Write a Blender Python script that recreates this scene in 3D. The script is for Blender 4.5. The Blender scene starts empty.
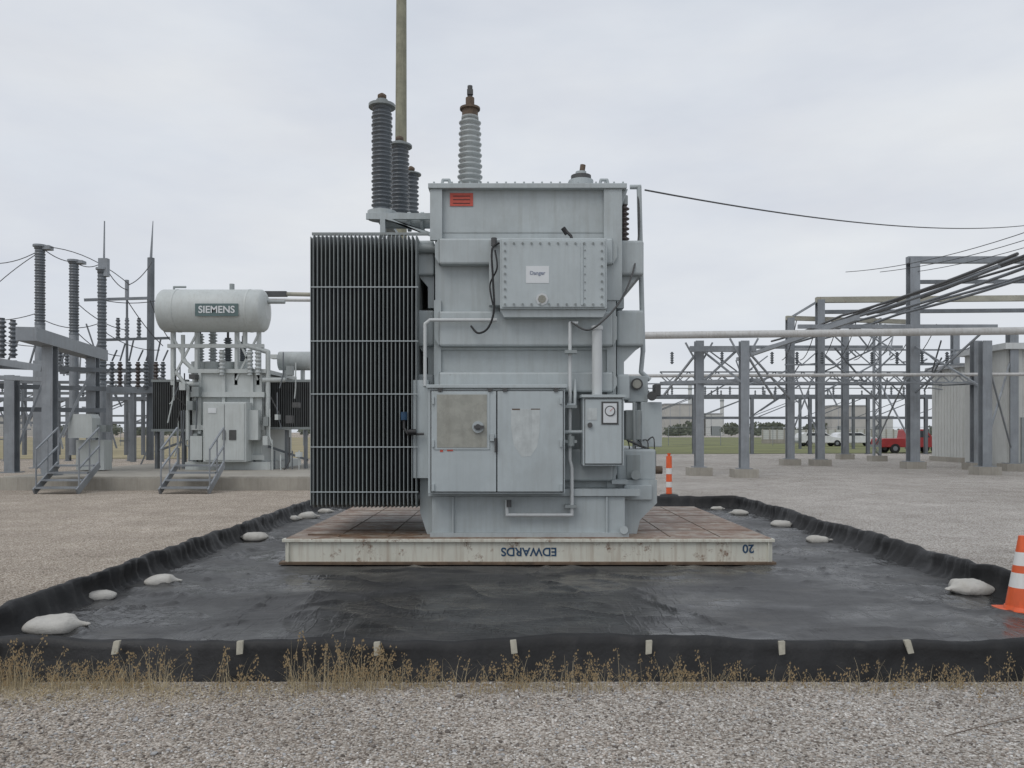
import bpy, math, random, numpy as np
from mathutils import Vector, Matrix, noise
random.seed(7); np.random.seed(7)
F=800.;H=1.6;HY=432.
def P(px,py,d): return Vector(((px-512)*d/F, d, H-(py-HY)*d/F))
def ZZ(py,d): return H-(py-HY)*d/F
def XX(px,d): return (px-512)*d/F
scene=bpy.context.scene
# ---------------------------------------------------------------- materials
def nn(nt,t,**k):
    n=nt.nodes.new(t)
    for a,b in k.items(): setattr(n,a,b)
    return n
def ramp(nt,fac,stops):
    r=nn(nt,'ShaderNodeValToRGB'); cr=r.color_ramp
    cr.elements[0].position=stops[0][0]; cr.elements[0].color=stops[0][1]
    cr.elements[1].position=stops[-1][0]; cr.elements[1].color=stops[-1][1]
    for p,c in stops[1:-1]:
        e=cr.elements.new(p); e.color=c
    nt.links.new(fac,r.inputs[0]); return r
def mix(nt,fac,a,b,mode='MIX'):
    m=nn(nt,'ShaderNodeMix',data_type='RGBA',blend_type=mode)
    for s,v in ((m.inputs[0],fac),(m.inputs[6],a),(m.inputs[7],b)):
        if hasattr(v,'is_linked') or hasattr(v,'links'): nt.links.new(v,s)
        elif isinstance(v,(int,float)): s.default_value=v
        else: s.default_value=(*v[:3],1)
    return m.outputs[2]
def tex_noise(nt,vec,scale,detail=6,rough=.6,mapscale=None,rot=0):
    if mapscale:
        mp=nn(nt,'ShaderNodeMapping'); mp.inputs['Scale'].default_value=mapscale; mp.inputs['Rotation'].default_value=(0,0,rot)
        nt.links.new(vec,mp.inputs[0]); vec=mp.outputs[0]
    n=nn(nt,'ShaderNodeTexNoise'); n.inputs['Scale'].default_value=scale
    n.inputs['Detail'].default_value=detail; n.inputs['Roughness'].default_value=rough
    nt.links.new(vec,n.inputs['Vector']); return n
W1=(1,1,1,1);B0=(0,0,0,1)
def M(name,col,rough=.5,metal=0,var=.15,scale=2.5,streak=0,dirt=(.12,.09,.06),bump=0.0,bscale=60,rust=0,spec=.5,sscale=(14,14,.9),grime=0):
    m=bpy.data.materials.new(name); m.use_nodes=True; nt=m.node_tree; b=nt.nodes['Principled BSDF']
    tc=nn(nt,'ShaderNodeTexCoord').outputs['Object']
    n=tex_noise(nt,tc,scale,8,.65)
    r=ramp(nt,n.outputs[0],[(.3,B0),(.7,W1)])
    a=tuple(max(0,c*(1-var)) for c in col); c2=tuple(min(.95,c*(1+var)) for c in col)
    out=mix(nt,r.outputs[0],a,c2)
    if streak:
        s=tex_noise(nt,tc,1.0,6,.7,sscale); rs=ramp(nt,s.outputs[0],[(.48,B0),(.76,(streak,)*3+(1,))])
        out=mix(nt,rs.outputs[0],out,dirt)
    if grime:
        s=tex_noise(nt,tc,1.1,10,.72,(1.6,1.6,.8)); rs=ramp(nt,s.outputs[0],[(.52,B0),(.62,(grime*.6,)*3+(1,)),(.8,(grime,)*3+(1,))])
        out=mix(nt,rs.outputs[0],out,dirt)
        s=tex_noise(nt,tc,7,10,.8); rs=ramp(nt,s.outputs[0],[(.67,B0),(.71,(.45,)*3+(1,))])
        out=mix(nt,rs.outputs[0],out,(.19,.17,.14))
        s=tex_noise(nt,tc,1,6,.7,(26,26,.5)); rs=ramp(nt,s.outputs[0],[(.60,B0),(.72,(.22,)*3+(1,))])
        out=mix(nt,rs.outputs[0],out,(.56,.58,.57))
    if rust:
        s=tex_noise(nt,tc,5,10,.75); rs=ramp(nt,s.outputs[0],[(.62-rust*.2,B0),(.68-rust*.1,W1)])
        s2=tex_noise(nt,tc,25,5,.6)
        rc=mix(nt,s2.outputs[0],(.10,.045,.022),(.25,.14,.08))
        out=mix(nt,rs.outputs[0],out,rc)
    nt.links.new(out,b.inputs['Base Color'])
    rn=nn(nt,'ShaderNodeMapRange'); rn.inputs[3].default_value=max(.05,rough-.1); rn.inputs[4].default_value=min(1,rough+.15)
    nt.links.new(n.outputs[0],rn.inputs[0]); nt.links.new(rn.outputs[0],b.inputs['Roughness'])
    b.inputs['Metallic'].default_value=metal; b.inputs['Specular IOR Level'].default_value=spec
    if bump:
        bn=tex_noise(nt,tc,bscale,4,.6); bp=nn(nt,'ShaderNodeBump'); bp.inputs['Strength'].default_value=bump; bp.inputs['Distance'].default_value=.02
        nt.links.new(bn.outputs[0],bp.inputs['Height']); nt.links.new(bp.outputs[0],b.inputs['Normal'])
    return m
GR=M('transformer_grey_paint',(.415,.455,.463),.48,var=.09,streak=.38,dirt=(.26,.265,.245),bump=.12,bscale=4,grime=.3)
GR2=M('cabinet_grey_paint',(.445,.49,.50),.42,var=.07,streak=.28,dirt=(.29,.30,.285),bump=.05,bscale=6,grime=.28)
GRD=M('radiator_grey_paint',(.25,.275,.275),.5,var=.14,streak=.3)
GRM=M('fitting_grey',(.30,.33,.33),.5,var=.12,streak=.3)
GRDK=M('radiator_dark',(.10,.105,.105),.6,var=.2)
WHP=M('white_pipe_paint',(.55,.57,.57),.4,var=.06,streak=.3,dirt=(.3,.29,.26))
STAIN=M('faded_label',(.50,.53,.525),.7,var=.14,scale=9,streak=1,dirt=(.36,.385,.385))
BEIGE=M('nameplate_window',(.33,.33,.29),.25,var=.16,scale=8,streak=.3)
BLK=M('black_rubber',(.015,.015,.016),.5,var=.2)
DKM=M('dark_metal',(.07,.07,.07),.5,var=.3)
PORC=M('porcelain_grey_light',(.42,.45,.45),.25,var=.10,streak=.4,dirt=(.2,.18,.15))
PORD=M('porcelain_grey_dark',(.12,.135,.15),.25,var=.2,streak=.3,dirt=(.22,.21,.2))
PORB=M('porcelain_brown',(.085,.068,.064),.25,var=.2)
RUSTM=M('rusty_fitting',(.12,.085,.06),.7,var=.4,scale=20)
RED=M('red_label',(.52,.09,.06),.5,var=.15,scale=30)
WHL=M('white_label',(.66,.68,.69),.5,var=.05)
FADED=M('faded_print',(.25,.28,.36),.6,var=.4,scale=60)
BLUE=M('blue_stencil_paint',(.02,.06,.12),.6,var=.3,scale=20)
SKW=M('skid_cream_paint',(.62,.61,.53),.5,var=.08,streak=.6,dirt=(.27,.17,.10),rust=.3)
SKT=M('skid_rusty_deck',(.33,.285,.235),.5,var=.35,scale=3,rust=1.1,bump=.1,bscale=30,streak=.85,dirt=(.12,.075,.05),sscale=(.6,8,1))
SKR=M('skid_rust_flange',(.13,.09,.06),.7,var=.4,scale=10)
GAL=M('galvanised_steel',(.27,.29,.31),.45,metal=.35,var=.2,scale=1.5,streak=.25)
GALD=M('weathered_steel',(.16,.175,.19),.55,metal=.2,var=.25,scale=1.5,streak=.3)
BUSW=M('aluminium_bus_duct',(.50,.50,.49),.45,metal=.1,var=.1,streak=.45,dirt=(.22,.18,.13))
BUSR=M('aged_beam_paint',(.36,.35,.29),.6,var=.2,rust=.2)
CONC=M('concrete',(.34,.32,.28),.85,var=.18,scale=1.2,streak=.3,bump=.2,bscale=30)
CREAM=M('siding_white',(.55,.56,.54),.6,var=.06,streak=.3,dirt=(.3,.29,.26))
GRW=M('pale_transformer_paint',(.50,.53,.52),.45,var=.07,streak=.3,dirt=(.25,.24,.2))
WIRE=M('wire_dark',(.07,.072,.075),.5)
ORG=M('cone_orange',(.72,.12,.035),.45,var=.12,scale=8,streak=.35,dirt=(.2,.07,.03))
WHT=M('reflective_white',(.70,.70,.68),.4,var=.08,streak=.3,dirt=(.4,.3,.22))
WOOD=M('pole_wood',(.26,.255,.19),.85,var=.22,scale=3,streak=.6,dirt=(.13,.12,.085))
BAG=M('sandbag_fabric',(.48,.465,.43),.75,var=.15,scale=14,bump=.35,bscale=30,streak=.6,dirt=(.24,.215,.17),sscale=(7,7,7))
CLIP=M('clip_tan',(.34,.32,.26),.7,var=.2,scale=20)
SIGN=M('green_grey_sign',(.10,.15,.15),.5)
GLASS=M('dark_glass',(.03,.035,.04),.12)
REDC=M('red_car_paint',(.36,.035,.035),.35)
WHC=M('white_car_paint',(.68,.69,.7),.3)
TAN=M('hazed_tan_wall',(.44,.43,.40),.8,var=.1,scale=.3)  # far walls: distance haze painted in as a paler, greyer tan
ROOF=M('grey_roof',(.36,.37,.38),.7)
# ---------------------------------------------------------------- builder
class Obj:
    def __init__(s,name):
        s.e=bpy.data.objects.new(name,None); s.e.empty_display_size=.2
        scene.collection.objects.link(s.e); s.parts={}; s.bev={}
    def add(s,part,mat,verts,faces,smooth=False):
        p=s.parts.setdefault(part,dict(v=[],f=[],mi=[],sm=[],mats=[]))
        if mat not in p['mats']: p['mats'].append(mat)
        mi=p['mats'].index(mat); o=len(p['v'])
        p['v']+= [tuple(v) for v in verts]
        for f in faces:
            p['f'].append([i+o for i in f]); p['mi'].append(mi); p['sm'].append(smooth)
    def box(s,part,mat,x0,x1,y0,y1,z0,z1):
        v=[(x0,y0,z0),(x1,y0,z0),(x1,y1,z0),(x0,y1,z0),(x0,y0,z1),(x1,y0,z1),(x1,y1,z1),(x0,y1,z1)]
        s.add(part,mat,v,[(0,3,2,1),(4,5,6,7),(0,1,5,4),(1,2,6,5),(2,3,7,6),(3,0,4,7)])
    def pbox(s,part,mat,a,b,c,e,d0,d1):
        s.box(part,mat,XX(a,d0),XX(c,d0),d0,d1,ZZ(e,d0),ZZ(b,d0))
    def poly(s,part,mat,pts,d0,d1):
        q=[P(x,y,d0) for x,y in pts]; n=len(q)
        v=[tuple(k) for k in q]+[(k.x,d1,k.z) for k in q]
        s.add(part,mat,v,[tuple(range(n)),tuple(range(2*n-1,n-1,-1))]+[(i,i+n,(i+1)%n+n,(i+1)%n) for i in range(n)])
    def lathe(s,part,mat,p0,p1,prof,n=20,smooth=True):
        p0=Vector(p0);p1=Vector(p1);ax=p1-p0
        q=ax.to_track_quat('Z','Y'); v=[];f=[]
        for t,r in prof:
            c=p0+ax*t
            for i in range(n):
                a=2*math.pi*i/n; v.append(c+q@Vector((r*math.cos(a),r*math.sin(a),0)))
        for j in range(len(prof)-1):
            for i in range(n):
                f.append((j*n+i,j*n+(i+1)%n,(j+1)*n+(i+1)%n,(j+1)*n+i))
        s.add(part,mat,v,f,smooth)
        k=(len(prof)-1)*n
        s.add(part,mat,[v[i] for i in range(n)]+[v[k+i] for i in range(n)],[tuple(range(n-1,-1,-1)),tuple(range(n,2*n))])
    def cyl(s,part,mat,p0,p1,r0,r1=None,n=12): s.lathe(part,mat,p0,p1,[(0,r0),(1,r0 if r1 is None else r1)],n)
    def tube(s,part,mat,pts,r,n=8):
        pts=[Vector(p) for p in pts]
        for a,b in zip(pts[:-1],pts[1:]):
            if (b-a).length>1e-5: s.cyl(part,mat,a,b,r,n=n)
        if r>.008:
            for p in pts[1:-1]: s.lathe(part,mat,p-Vector((0,0,r)),p+Vector((0,0,r)),[(0.02,r*.3),(.2,r*.8),(.5,r*1.03),(.8,r*.8),(.98,r*.3)],n)
    def sag(s,part,mat,p0,p1,sg,r,k=14):
        p0=Vector(p0);p1=Vector(p1);pts=[]
        for i in range(k+1):
            t=i/k; q=p0.lerp(p1,t); q.z-=4*sg*t*(1-t); pts.append(q)
        for a,b in zip(pts[:-1],pts[1:]): s.cyl(part,mat,a,b,r,n=6)
    def beam(s,part,mat,p0,p1,w,h):
        p0=Vector(p0);p1=Vector(p1);ax=(p1-p0).normalized()
        up=Vector((0,0,1)) if abs(ax.z)<.95 else Vector((0,1,0))
        sd=ax.cross(up).normalized(); up=sd.cross(ax)
        v=[]
        for p in (p0,p1):
            for a,b in ((-1,-1),(1,-1),(1,1),(-1,1)): v.append(p+sd*a*w/2+up*b*h/2)
        s.add(part,mat,v,[(0,1,2,3),(7,6,5,4),(0,4,5,1),(1,5,6,2),(2,6,7,3),(3,7,4,0)])
    def ins(s,part,mat,p0,p1,rc,rs,k,n=18,r_top=1.0):
        prof=[(0,rc*1.15),(.03,rc*1.15),(.03,rc)]
        for i in range(k):
            a=.04+.92*i/k; b=.92/k; q=1+(r_top-1)*i/k
            rr=rs*(1 if i%2==0 else .93)*q; c=rc*q
            prof+=[(a+b*.12,c),(a+b*.35,rr*.97),(a+b*.55,rr),(a+b*.85,c*1.05)]
        c=rc*r_top; prof+=[(.97,c),(.97,c*1.15),(1,c*1.15)]
        s.lathe(part,mat,p0,p1,prof,n)
    def text(s,part,mat,body,size,loc,flip=False,ext=.002):
        c=bpy.data.curves.new(part,'FONT'); c.body=body; c.size=size; c.align_x='CENTER'; c.align_y='CENTER'; c.extrude=ext; c.offset=size*.02
        o=bpy.data.objects.new(part,c); scene.collection.objects.link(o); o.data.materials.append(mat)
        o.location=loc; o.rotation_euler=(math.radians(90),math.pi if flip else 0,0); o.parent=s.e; return o
    def done(s,bevel={}):
        for k,p in s.parts.items():
            me=bpy.data.meshes.new(k); me.from_pydata(p['v'],[],p['f'])
            for m in p['mats']: me.materials.append(m)
            me.polygons.foreach_set('material_index',p['mi']); me.polygons.foreach_set('use_smooth',p['sm'])
            me.update()
            o=bpy.data.objects.new(k,me); scene.collection.objects.link(o); o.parent=s.e
            if k in bevel:
                b=o.modifiers.new('b','BEVEL'); b.width=bevel[k]; b.segments=2; b.limit_method='ANGLE'; b.angle_limit=math.radians(50)
        return s
def single(name,verts,faces,mats,smooth=False,mi=None):
    me=bpy.data.meshes.new(name); me.from_pydata(verts,[],faces)
    for m in mats: me.materials.append(m)
    if smooth: me.polygons.foreach_set('use_smooth',[True]*len(faces))
    if mi: me.polygons.foreach_set('material_index',mi)
    me.update(); o=bpy.data.objects.new(name,me); scene.collection.objects.link(o); return o

# ---------------------------------------------------------------- world
w=bpy.data.worlds.new('World'); scene.world=w; w.use_nodes=True; nt=w.node_tree
bg=nt.nodes['Background']; bg.inputs[1].default_value=.1
sky=nn(nt,'ShaderNodeTexSky',sky_type='NISHITA'); sky.sun_disc=False; sky.sun_elevation=math.radians(52); sky.sun_rotation=math.radians(215)
tc=nn(nt,'ShaderNodeTexCoord').outputs['Generated']
n1=tex_noise(nt,tc,1.6,6,.55,(1,1,3.2)); n2=tex_noise(nt,tc,5,5,.5,(1,1,3))
r1=ramp(nt,n1.outputs[0],[(.3,(6.35,6.85,7.6,1)),(.5,(7.1,7.45,8.05,1)),(.72,(7.95,8.15,8.4,1))])
r2=ramp(nt,n2.outputs[0],[(.3,(.95,.95,.96,1)),(.7,(1.04,1.04,1.03,1))])
cl=mix(nt,1.0,r1.outputs[0],r2.outputs[0],'MULTIPLY')
fin=mix(nt,.95,sky.outputs[0],cl)
nt.links.new(fin,bg.inputs[0])
sun=bpy.data.lights.new('sun','SUN'); sun.energy=.85; sun.angle=math.radians(32); sun.color=(1,.97,.93)
so=bpy.data.objects.new('sun',sun); scene.collection.objects.link(so)
az=math.radians(215); el=math.radians(52)
dv=Vector((math.sin(az)*math.cos(el),math.cos(az)*math.cos(el),math.sin(el)))
so.rotation_euler=dv.to_track_quat('Z','Y').to_euler()

# ---------------------------------------------------------------- ground gravel
def gravel_mat():
    m=bpy.data.materials.new('gravel'); m.use_nodes=True; nt=m.node_tree; b=nt.nodes['Principled BSDF']
    tc=nn(nt,'ShaderNodeTexCoord').outputs['Object']
    v=nn(nt,'ShaderNodeTexVoronoi'); v.inputs['Scale'].default_value=75; nt.links.new(tc,v.inputs['Vector'])
    sp=nn(nt,'ShaderNodeSeparateColor'); nt.links.new(v.outputs['Color'],sp.inputs[0])
    pal=ramp(nt,sp.outputs[0],[(0,(.15,.13,.11,1)),(.2,(.30,.265,.23,1)),(.45,(.415,.38,.34,1)),(.7,(.50,.475,.44,1)),(1,(.68,.66,.63,1))])
    gap=ramp(nt,v.outputs['Distance'],[(.35,W1),(.85,(.5,.48,.46,1))])
    c=mix(nt,1.0,pal.outputs[0],gap.outputs[0],'MULTIPLY')
    sx=nn(nt,'ShaderNodeSeparateXYZ'); nt.links.new(tc,sx.inputs[0])
    big=tex_noise(nt,tc,.18,6,.6); med=tex_noise(nt,tc,1.1,6,.65)
    rb=ramp(nt,big.outputs[0],[(.3,(.84,.83,.81,1)),(.7,(1.13,1.13,1.13,1))])
    rm=ramp(nt,med.outputs[0],[(.3,(.80,.785,.77,1)),(.7,(1.13,1.125,1.12,1))])
    c=mix(nt,1.0,c,rb.outputs[0],'MULTIPLY'); c=mix(nt,1.0,c,rm.outputs[0],'MULTIPLY')
    mr=nn(nt,'ShaderNodeMapRange'); mr.inputs[1].default_value=-5; mr.inputs[2].default_value=4; nt.links.new(sx.outputs[0],mr.inputs[0])
    tint=mix(nt,mr.outputs[0],(1.10,1.04,.97),(1.12,1.14,1.17)); c=mix(nt,1.0,c,tint,'MULTIPLY')
    nt.links.new(c,b.inputs['Base Color']); b.inputs['Roughness'].default_value=.9; b.inputs['Specular IOR Level'].default_value=.3
    bp=nn(nt,'ShaderNodeBump'); bp.inputs['Strength'].default_value=.7; bp.inputs['Distance'].default_value=.012; bp.invert=True
    nt.links.new(v.outputs['Distance'],bp.inputs['Height']); nt.links.new(bp.outputs[0],b.inputs['Normal'])
    return m
GV=gravel_mat()
single('gravel_ground',[(-1500,-60,0),(1500,-60,0),(1500,2500,0),(-1500,2500,0)],[(0,1,2,3)],[GV])
def stones():
    t=(1+5**.5)/2
    bv=np.array([(-1,t,0),(1,t,0),(-1,-t,0),(1,-t,0),(0,-1,t),(0,1,t),(0,-1,-t),(0,1,-t),(t,0,-1),(t,0,1),(-t,0,-1),(-t,0,1)],float); bv/=np.linalg.norm(bv[0])
    bf=np.array([(0,11,5),(0,5,1),(0,1,7),(0,7,10),(0,10,11),(1,5,9),(5,11,4),(11,10,2),(10,7,6),(7,1,8),(3,9,4),(3,4,2),(3,2,6),(3,6,8),(3,8,9),(4,9,5),(2,4,11),(6,2,10),(8,6,7),(9,8,1)])
    N=26000
    y=3.4+np.random.rand(N)**.8*1.72; x=(np.random.rand(N)-.5)*2*(y*.70)
    sz=np.random.lognormal(-5.2,.38,N); 
    V=bv[None]*(1+.28*np.random.randn(N,12,1))*sz[:,None,None]
    V*=np.stack([np.ones(N),.6+.5*np.random.rand(N),.4+.3*np.random.rand(N)],1)[:,None,:]
    a=np.random.rand(N)*6.283; ca,sa=np.cos(a)[:,None],np.sin(a)[:,None]
    X=V[:,:,0]*ca-V[:,:,1]*sa; Y=V[:,:,0]*sa+V[:,:,1]*ca
    V=np.stack([X+x[:,None],Y+y[:,None],V[:,:,2]+(sz*.2)[:,None]],2).reshape(-1,3)
    Fc=(bf[None]+(np.arange(N)*12)[:,None,None]).reshape(-1,3)
    me=bpy.data.meshes.new('loose_gravel'); me.vertices.add(len(V)); me.vertices.foreach_set('co',V.ravel())
    me.loops.add(Fc.size); me.loops.foreach_set('vertex_index',Fc.ravel()); me.polygons.add(len(Fc)); me.polygons.foreach_set('loop_start',np.arange(len(Fc))*3)
    me.update(calc_edges=True)
    pal=np.array([(.14,.12,.105),(.29,.25,.215),(.42,.38,.335),(.48,.455,.42),(.41,.41,.41),(.48,.41,.355),(.68,.66,.63)]); 
    ci=np.random.choice(7,N,p=[.10,.18,.21,.20,.13,.09,.09]); patch=.9+.12*np.sin(x*2.1+1)*np.sin(y*3.3+x)
    c=pal[ci]*(.86+.3*np.random.rand(N,1))*patch[:,None]; c=np.concatenate([c,np.ones((N,1))],1)
    at=me.color_attributes.new('col','FLOAT_COLOR','POINT'); at.data.foreach_set('color',np.repeat(c,12,0).ravel())
    m=bpy.data.materials.new('stones'); m.use_nodes=True; nt=m.node_tree; at=nn(nt,'ShaderNodeAttribute'); at.attribute_name='col'
    nt.links.new(at.outputs['Color'],nt.nodes['Principled BSDF'].inputs['Base Color']); nt.nodes['Principled BSDF'].inputs['Roughness'].default_value=.85
    me.materials.append(m); o=bpy.data.objects.new('loose_gravel',me); scene.collection.objects.link(o)
stones()
FG=M('field_grass',(.15,.16,.06),.9,var=.4,scale=.15)
DG=M('dry_field_grass',(.27,.23,.13),.9,var=.3,scale=.2)
single('grass_field',[(10,58,.02),(60,62,.02),(140,85,.02),(140,240,.02),(8,240,.02)],[(0,1,2,3,4)],[FG])
single('grass_field',[(-120,44,.02),(-8,48,.02),(8,70,.02),(8,240,.02),(-160,240,.02)],[(0,1,2,3,4)],[DG])

# ---------------------------------------------------------------- containment liner
def liner_mat(name,base,lo,hi,wet):
    m=bpy.data.materials.new(name); m.use_nodes=True; nt=m.node_tree; b=nt.nodes['Principled BSDF']
    tc=nn(nt,'ShaderNodeTexCoord').outputs['Object']
    n=tex_noise(nt,tc,.7,7,.6); f=tex_noise(nt,tc,11,8,.72)
    r=ramp(nt,n.outputs[0],[(.34,(*[c*.6 for c in base],1)),(.5,(*base,1)),(.66,(*[c*1.5 for c in base],1))])
    rf=ramp(nt,f.outputs[0],[(.35,(.82,.82,.82,1)),(.75,(1.25,1.24,1.2,1))])
    c=mix(nt,1.0,r.outputs[0],rf.outputs[0],'MULTIPLY')
    bp=nn(nt,'ShaderNodeBump'); bp.inputs['Strength'].default_value=.42 if wet else .35; bp.inputs['Distance'].default_value=.03
    if wet:
        # long soft drag wrinkles in two directions + fine crumple
        a1=tex_noise(nt,tc,1.0,4,.55,(5.5,.9,1),.45); a2=tex_noise(nt,tc,1.0,4,.55,(1.0,4.5,1),-.25)
        def ridge(o,wd):
            return ramp(nt,o,[(.5-wd,B0),(.5,W1),(.5+wd,B0)]).outputs[0]
        k1=ridge(a1.outputs[0],.045); k2=ridge(a2.outputs[0],.04); bn=tex_noise(nt,tc,6,5,.6)
        h1=mix(nt,.5,k1,k2); h2=mix(nt,.55,h1,bn.outputs[0]); nt.links.new(h2,bp.inputs['Height'])
        # dried silt residue
        sl=tex_noise(nt,tc,1.2,9,.7,(1,1.8,1)); rs=ramp(nt,sl.outputs[0],[(.55,B0),(.68,(.42,)*3+(1,))])
        c=mix(nt,rs.outputs[0],c,(.105,.10,.09))
    else:
        bn=tex_noise(nt,tc,9,6,.65); nt.links.new(bn.outputs[0],bp.inputs['Height'])
    nt.links.new(c,b.inputs['Base Color'])
    wn=tex_noise(nt,tc,.6,5,.6,(1,1.6,1)); 
    rr=ramp(nt,wn.outputs[0],[(.42,(hi,)*3+(1,)),(.50,((lo+hi)/2,)*3+(1,)),(.56,(lo,)*3+(1,))] if wet else [(.3,(lo,)*3+(1,)),(.7,(hi,)*3+(1,))])
    nt.links.new(rr.outputs[0],b.inputs['Roughness']); b.inputs['Specular IOR Level'].default_value=.5
    nt.links.new(bp.outputs[0],b.inputs['Normal'])
    return m
LIN=liner_mat('pond_liner',(.040,.040,.041),.20,.5,True)
BER=liner_mat('berm_fabric',(.012,.012,.013),.45,.8,False)
X0,X1,Y0,Y1=-4.02,4.78,5.22,16.8
nx,ny=270,350; xs=np.linspace(X0,X1,nx); ys=np.linspace(Y0,Y1,ny)
folds=[((.9,8.6),(2.0,6.0),.026,.04),((-3.4,7.2),(-.2,8.3),.035,.045),((-2.6,6.2),(-1.1,8.2),.03,.04),((1.2,7.6),(4.2,8.9),.026,.045),((-1.5,5.6),(1.0,6.1),.018,.035),
       ((2.6,6.0),(4.5,7.1),.022,.04),((-3.6,9.5),(-2.9,15),.045,.05),((3.5,9.5),(4.1,15),.045,.05),((-3.8,6.1),(-2.7,9),.045,.05),((-.4,6.4),(3.9,8.3),.018,.04),((2.7,8.9),(4.6,9.6),.035,.045),((-3.2,10.8),(-3.9,12.9),.04,.05),((3.4,7.9),(4.6,6.4),.03,.04),
       ((-2.9,9.1),(3.4,9.0),.035,.035),((-2.2,8.6),(1.5,8.9),.024,.035),((-3.7,8.1),(-2.8,8.9),.04,.04),((.2,8.9),(.9,7.2),.024,.035),((-3.2,5.6),(-3.7,7.6),.04,.045),((-3.0,6.6),(-1.9,7.6),.035,.04),((-3.8,7.6),(-2.2,8.3),.035,.04)]
Z=np.zeros((ny,nx)); XXg,YYg=np.meshgrid(xs,ys)
for (a,b,h,wd) in folds:
    ax,ay=a;bx,by=b;L2=(bx-ax)**2+(by-ay)**2; t=np.clip(((XXg-ax)*(bx-ax)+(YYg-ay)*(by-ay))/L2,0,1)
    wob=.06*np.sin(t*9+ax*3)+.03*np.sin(t*23+ay)
    dx=XXg-(ax+t*(bx-ax))+wob; dy=YYg-(ay+t*(by-ay))+wob
    Z+=h*np.exp(-(dx*dx+dy*dy)/wd**2)*(.55+.45*np.sin(t*math.pi))
vs=[]
for j in range(ny):
    for i in range(nx):
        x=xs[i];y=ys[j]
        a=noise.noise(Vector((x*.8,y*.8,3))); q=noise.noise(Vector((x*.9+a*1.2,y*.8-a,0)))
        rr=max(0,1-abs(q)*7)**2*.02
        side=min(1,max(0.15,(abs(x-.35)-2.4)/1.6))
        r2=max(0,1-abs(noise.noise(Vector((x*2.6-a*2,y*1.6,9))))*6)**2*.018*side
        z=.020+Z[j,i]+rr+r2+.008*noise.noise(Vector((x*1.3,y*1.3,5)))
        if -2.9<x<3.3 and 9.42<y<13.8: z=.012
        vs.append((x,y,z))
fs=[(j*nx+i,j*nx+i+1,(j+1)*nx+i+1,(j+1)*nx+i) for j in range(ny-1) for i in range(nx-1)]
single('containment_liner',vs,fs,[LIN],True)
def berm():
    R=.35; path=[]
    def seg(a,b):
        L=math.dist(a,b); k=int(L/.035)
        for i in range(k): t=i/k; path.append((a[0]+(b[0]-a[0])*t,a[1]+(b[1]-a[1])*t))
    def arc(cx,cy,a0):
        for i in range(10): a=math.radians(a0+9*i); path.append((cx+R*math.cos(a),cy+R*math.sin(a)))
    seg((X0+R,Y0),(X1-R,Y0)); arc(X1-R,Y0+R,-90); seg((X1,Y0+R),(X1,Y1-R)); arc(X1-R,Y1-R,0); seg((X1-R,Y1),(X0+R,Y1)); arc(X0+R,Y1-R,90); seg((X0,Y1-R),(X0,Y0+R)); arc(X0+R,Y0+R,180)
    n=len(path); prof=[(-.10,0),(-.085,.06),(-.06,.13),(-.052,.2),(-.04,.245),(-.01,.262),(.025,.25),(.042,.2),(.055,.13),(.09,.06),(.16,.012)]
    v=[];k=len(prof)
    for i,(x,y) in enumerate(path):
        a=path[i-1];b=path[(i+1)%n]; tx,ty=b[0]-a[0],b[1]-a[1]; L=math.hypot(tx,ty); nxn,nyn=ty/L,-tx/L
        lf=max(0,min(1,(-x-1.2)/1.5))*(1 if y<6.5 else .4)
        lean=.06*noise.noise(Vector((x*.7,y*.7,1))); hh=1+.15*noise.noise(Vector((x*.9,y*.9,4)))+.10*noise.noise(Vector((x*3.5,y*3.5,4)))-lf*.06+lf*.16*noise.noise(Vector((x*2.2,y*2.2,14)))
        fr=1 if y>5.6 else .6
        for j,(o,z) in enumerate(prof):
            wr=.034*noise.noise(Vector((x*4,y*4,z*5)))+.032*noise.noise(Vector((x*11,y*11,z*3)))
            off=-o+lean*z*4+wr*fr*1.2
            v.append((x+nxn*off,y+nyn*off,max(0.0,z*hh-(.01 if j==0 else 0))))
    f=[(i*k+j,((i+1)%n)*k+j,((i+1)%n)*k+j+1,i*k+j+1) for i in range(n) for j in range(k-1)]
    single('containment_berm_wall',v,f,[BER],True)
berm()
cl=Obj('berm_clips')
for px in (-14,118,243,378,515,650,781,913,1040):
    x=XX(px,5.1)+random.uniform(-.02,.02); zt=.258+random.uniform(-.008,.008); tl=random.uniform(-.012,.012)
    cl.add('clip',CLIP,[(x-.02,5.08,zt-.075),(x+.02,5.085,zt-.07),(x+.02+tl,5.12,zt+.004),(x-.02+tl,5.12,zt),(x-.02,5.09,zt-.075),(x+.02,5.095,zt-.07),(x+.02+tl,5.15,zt+.004),(x-.02+tl,5.15,zt)],[(0,1,2,3),(7,6,5,4),(0,4,5,1),(1,5,6,2),(2,6,7,3),(3,7,4,0)])
cl.done({'clip':.003})
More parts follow.
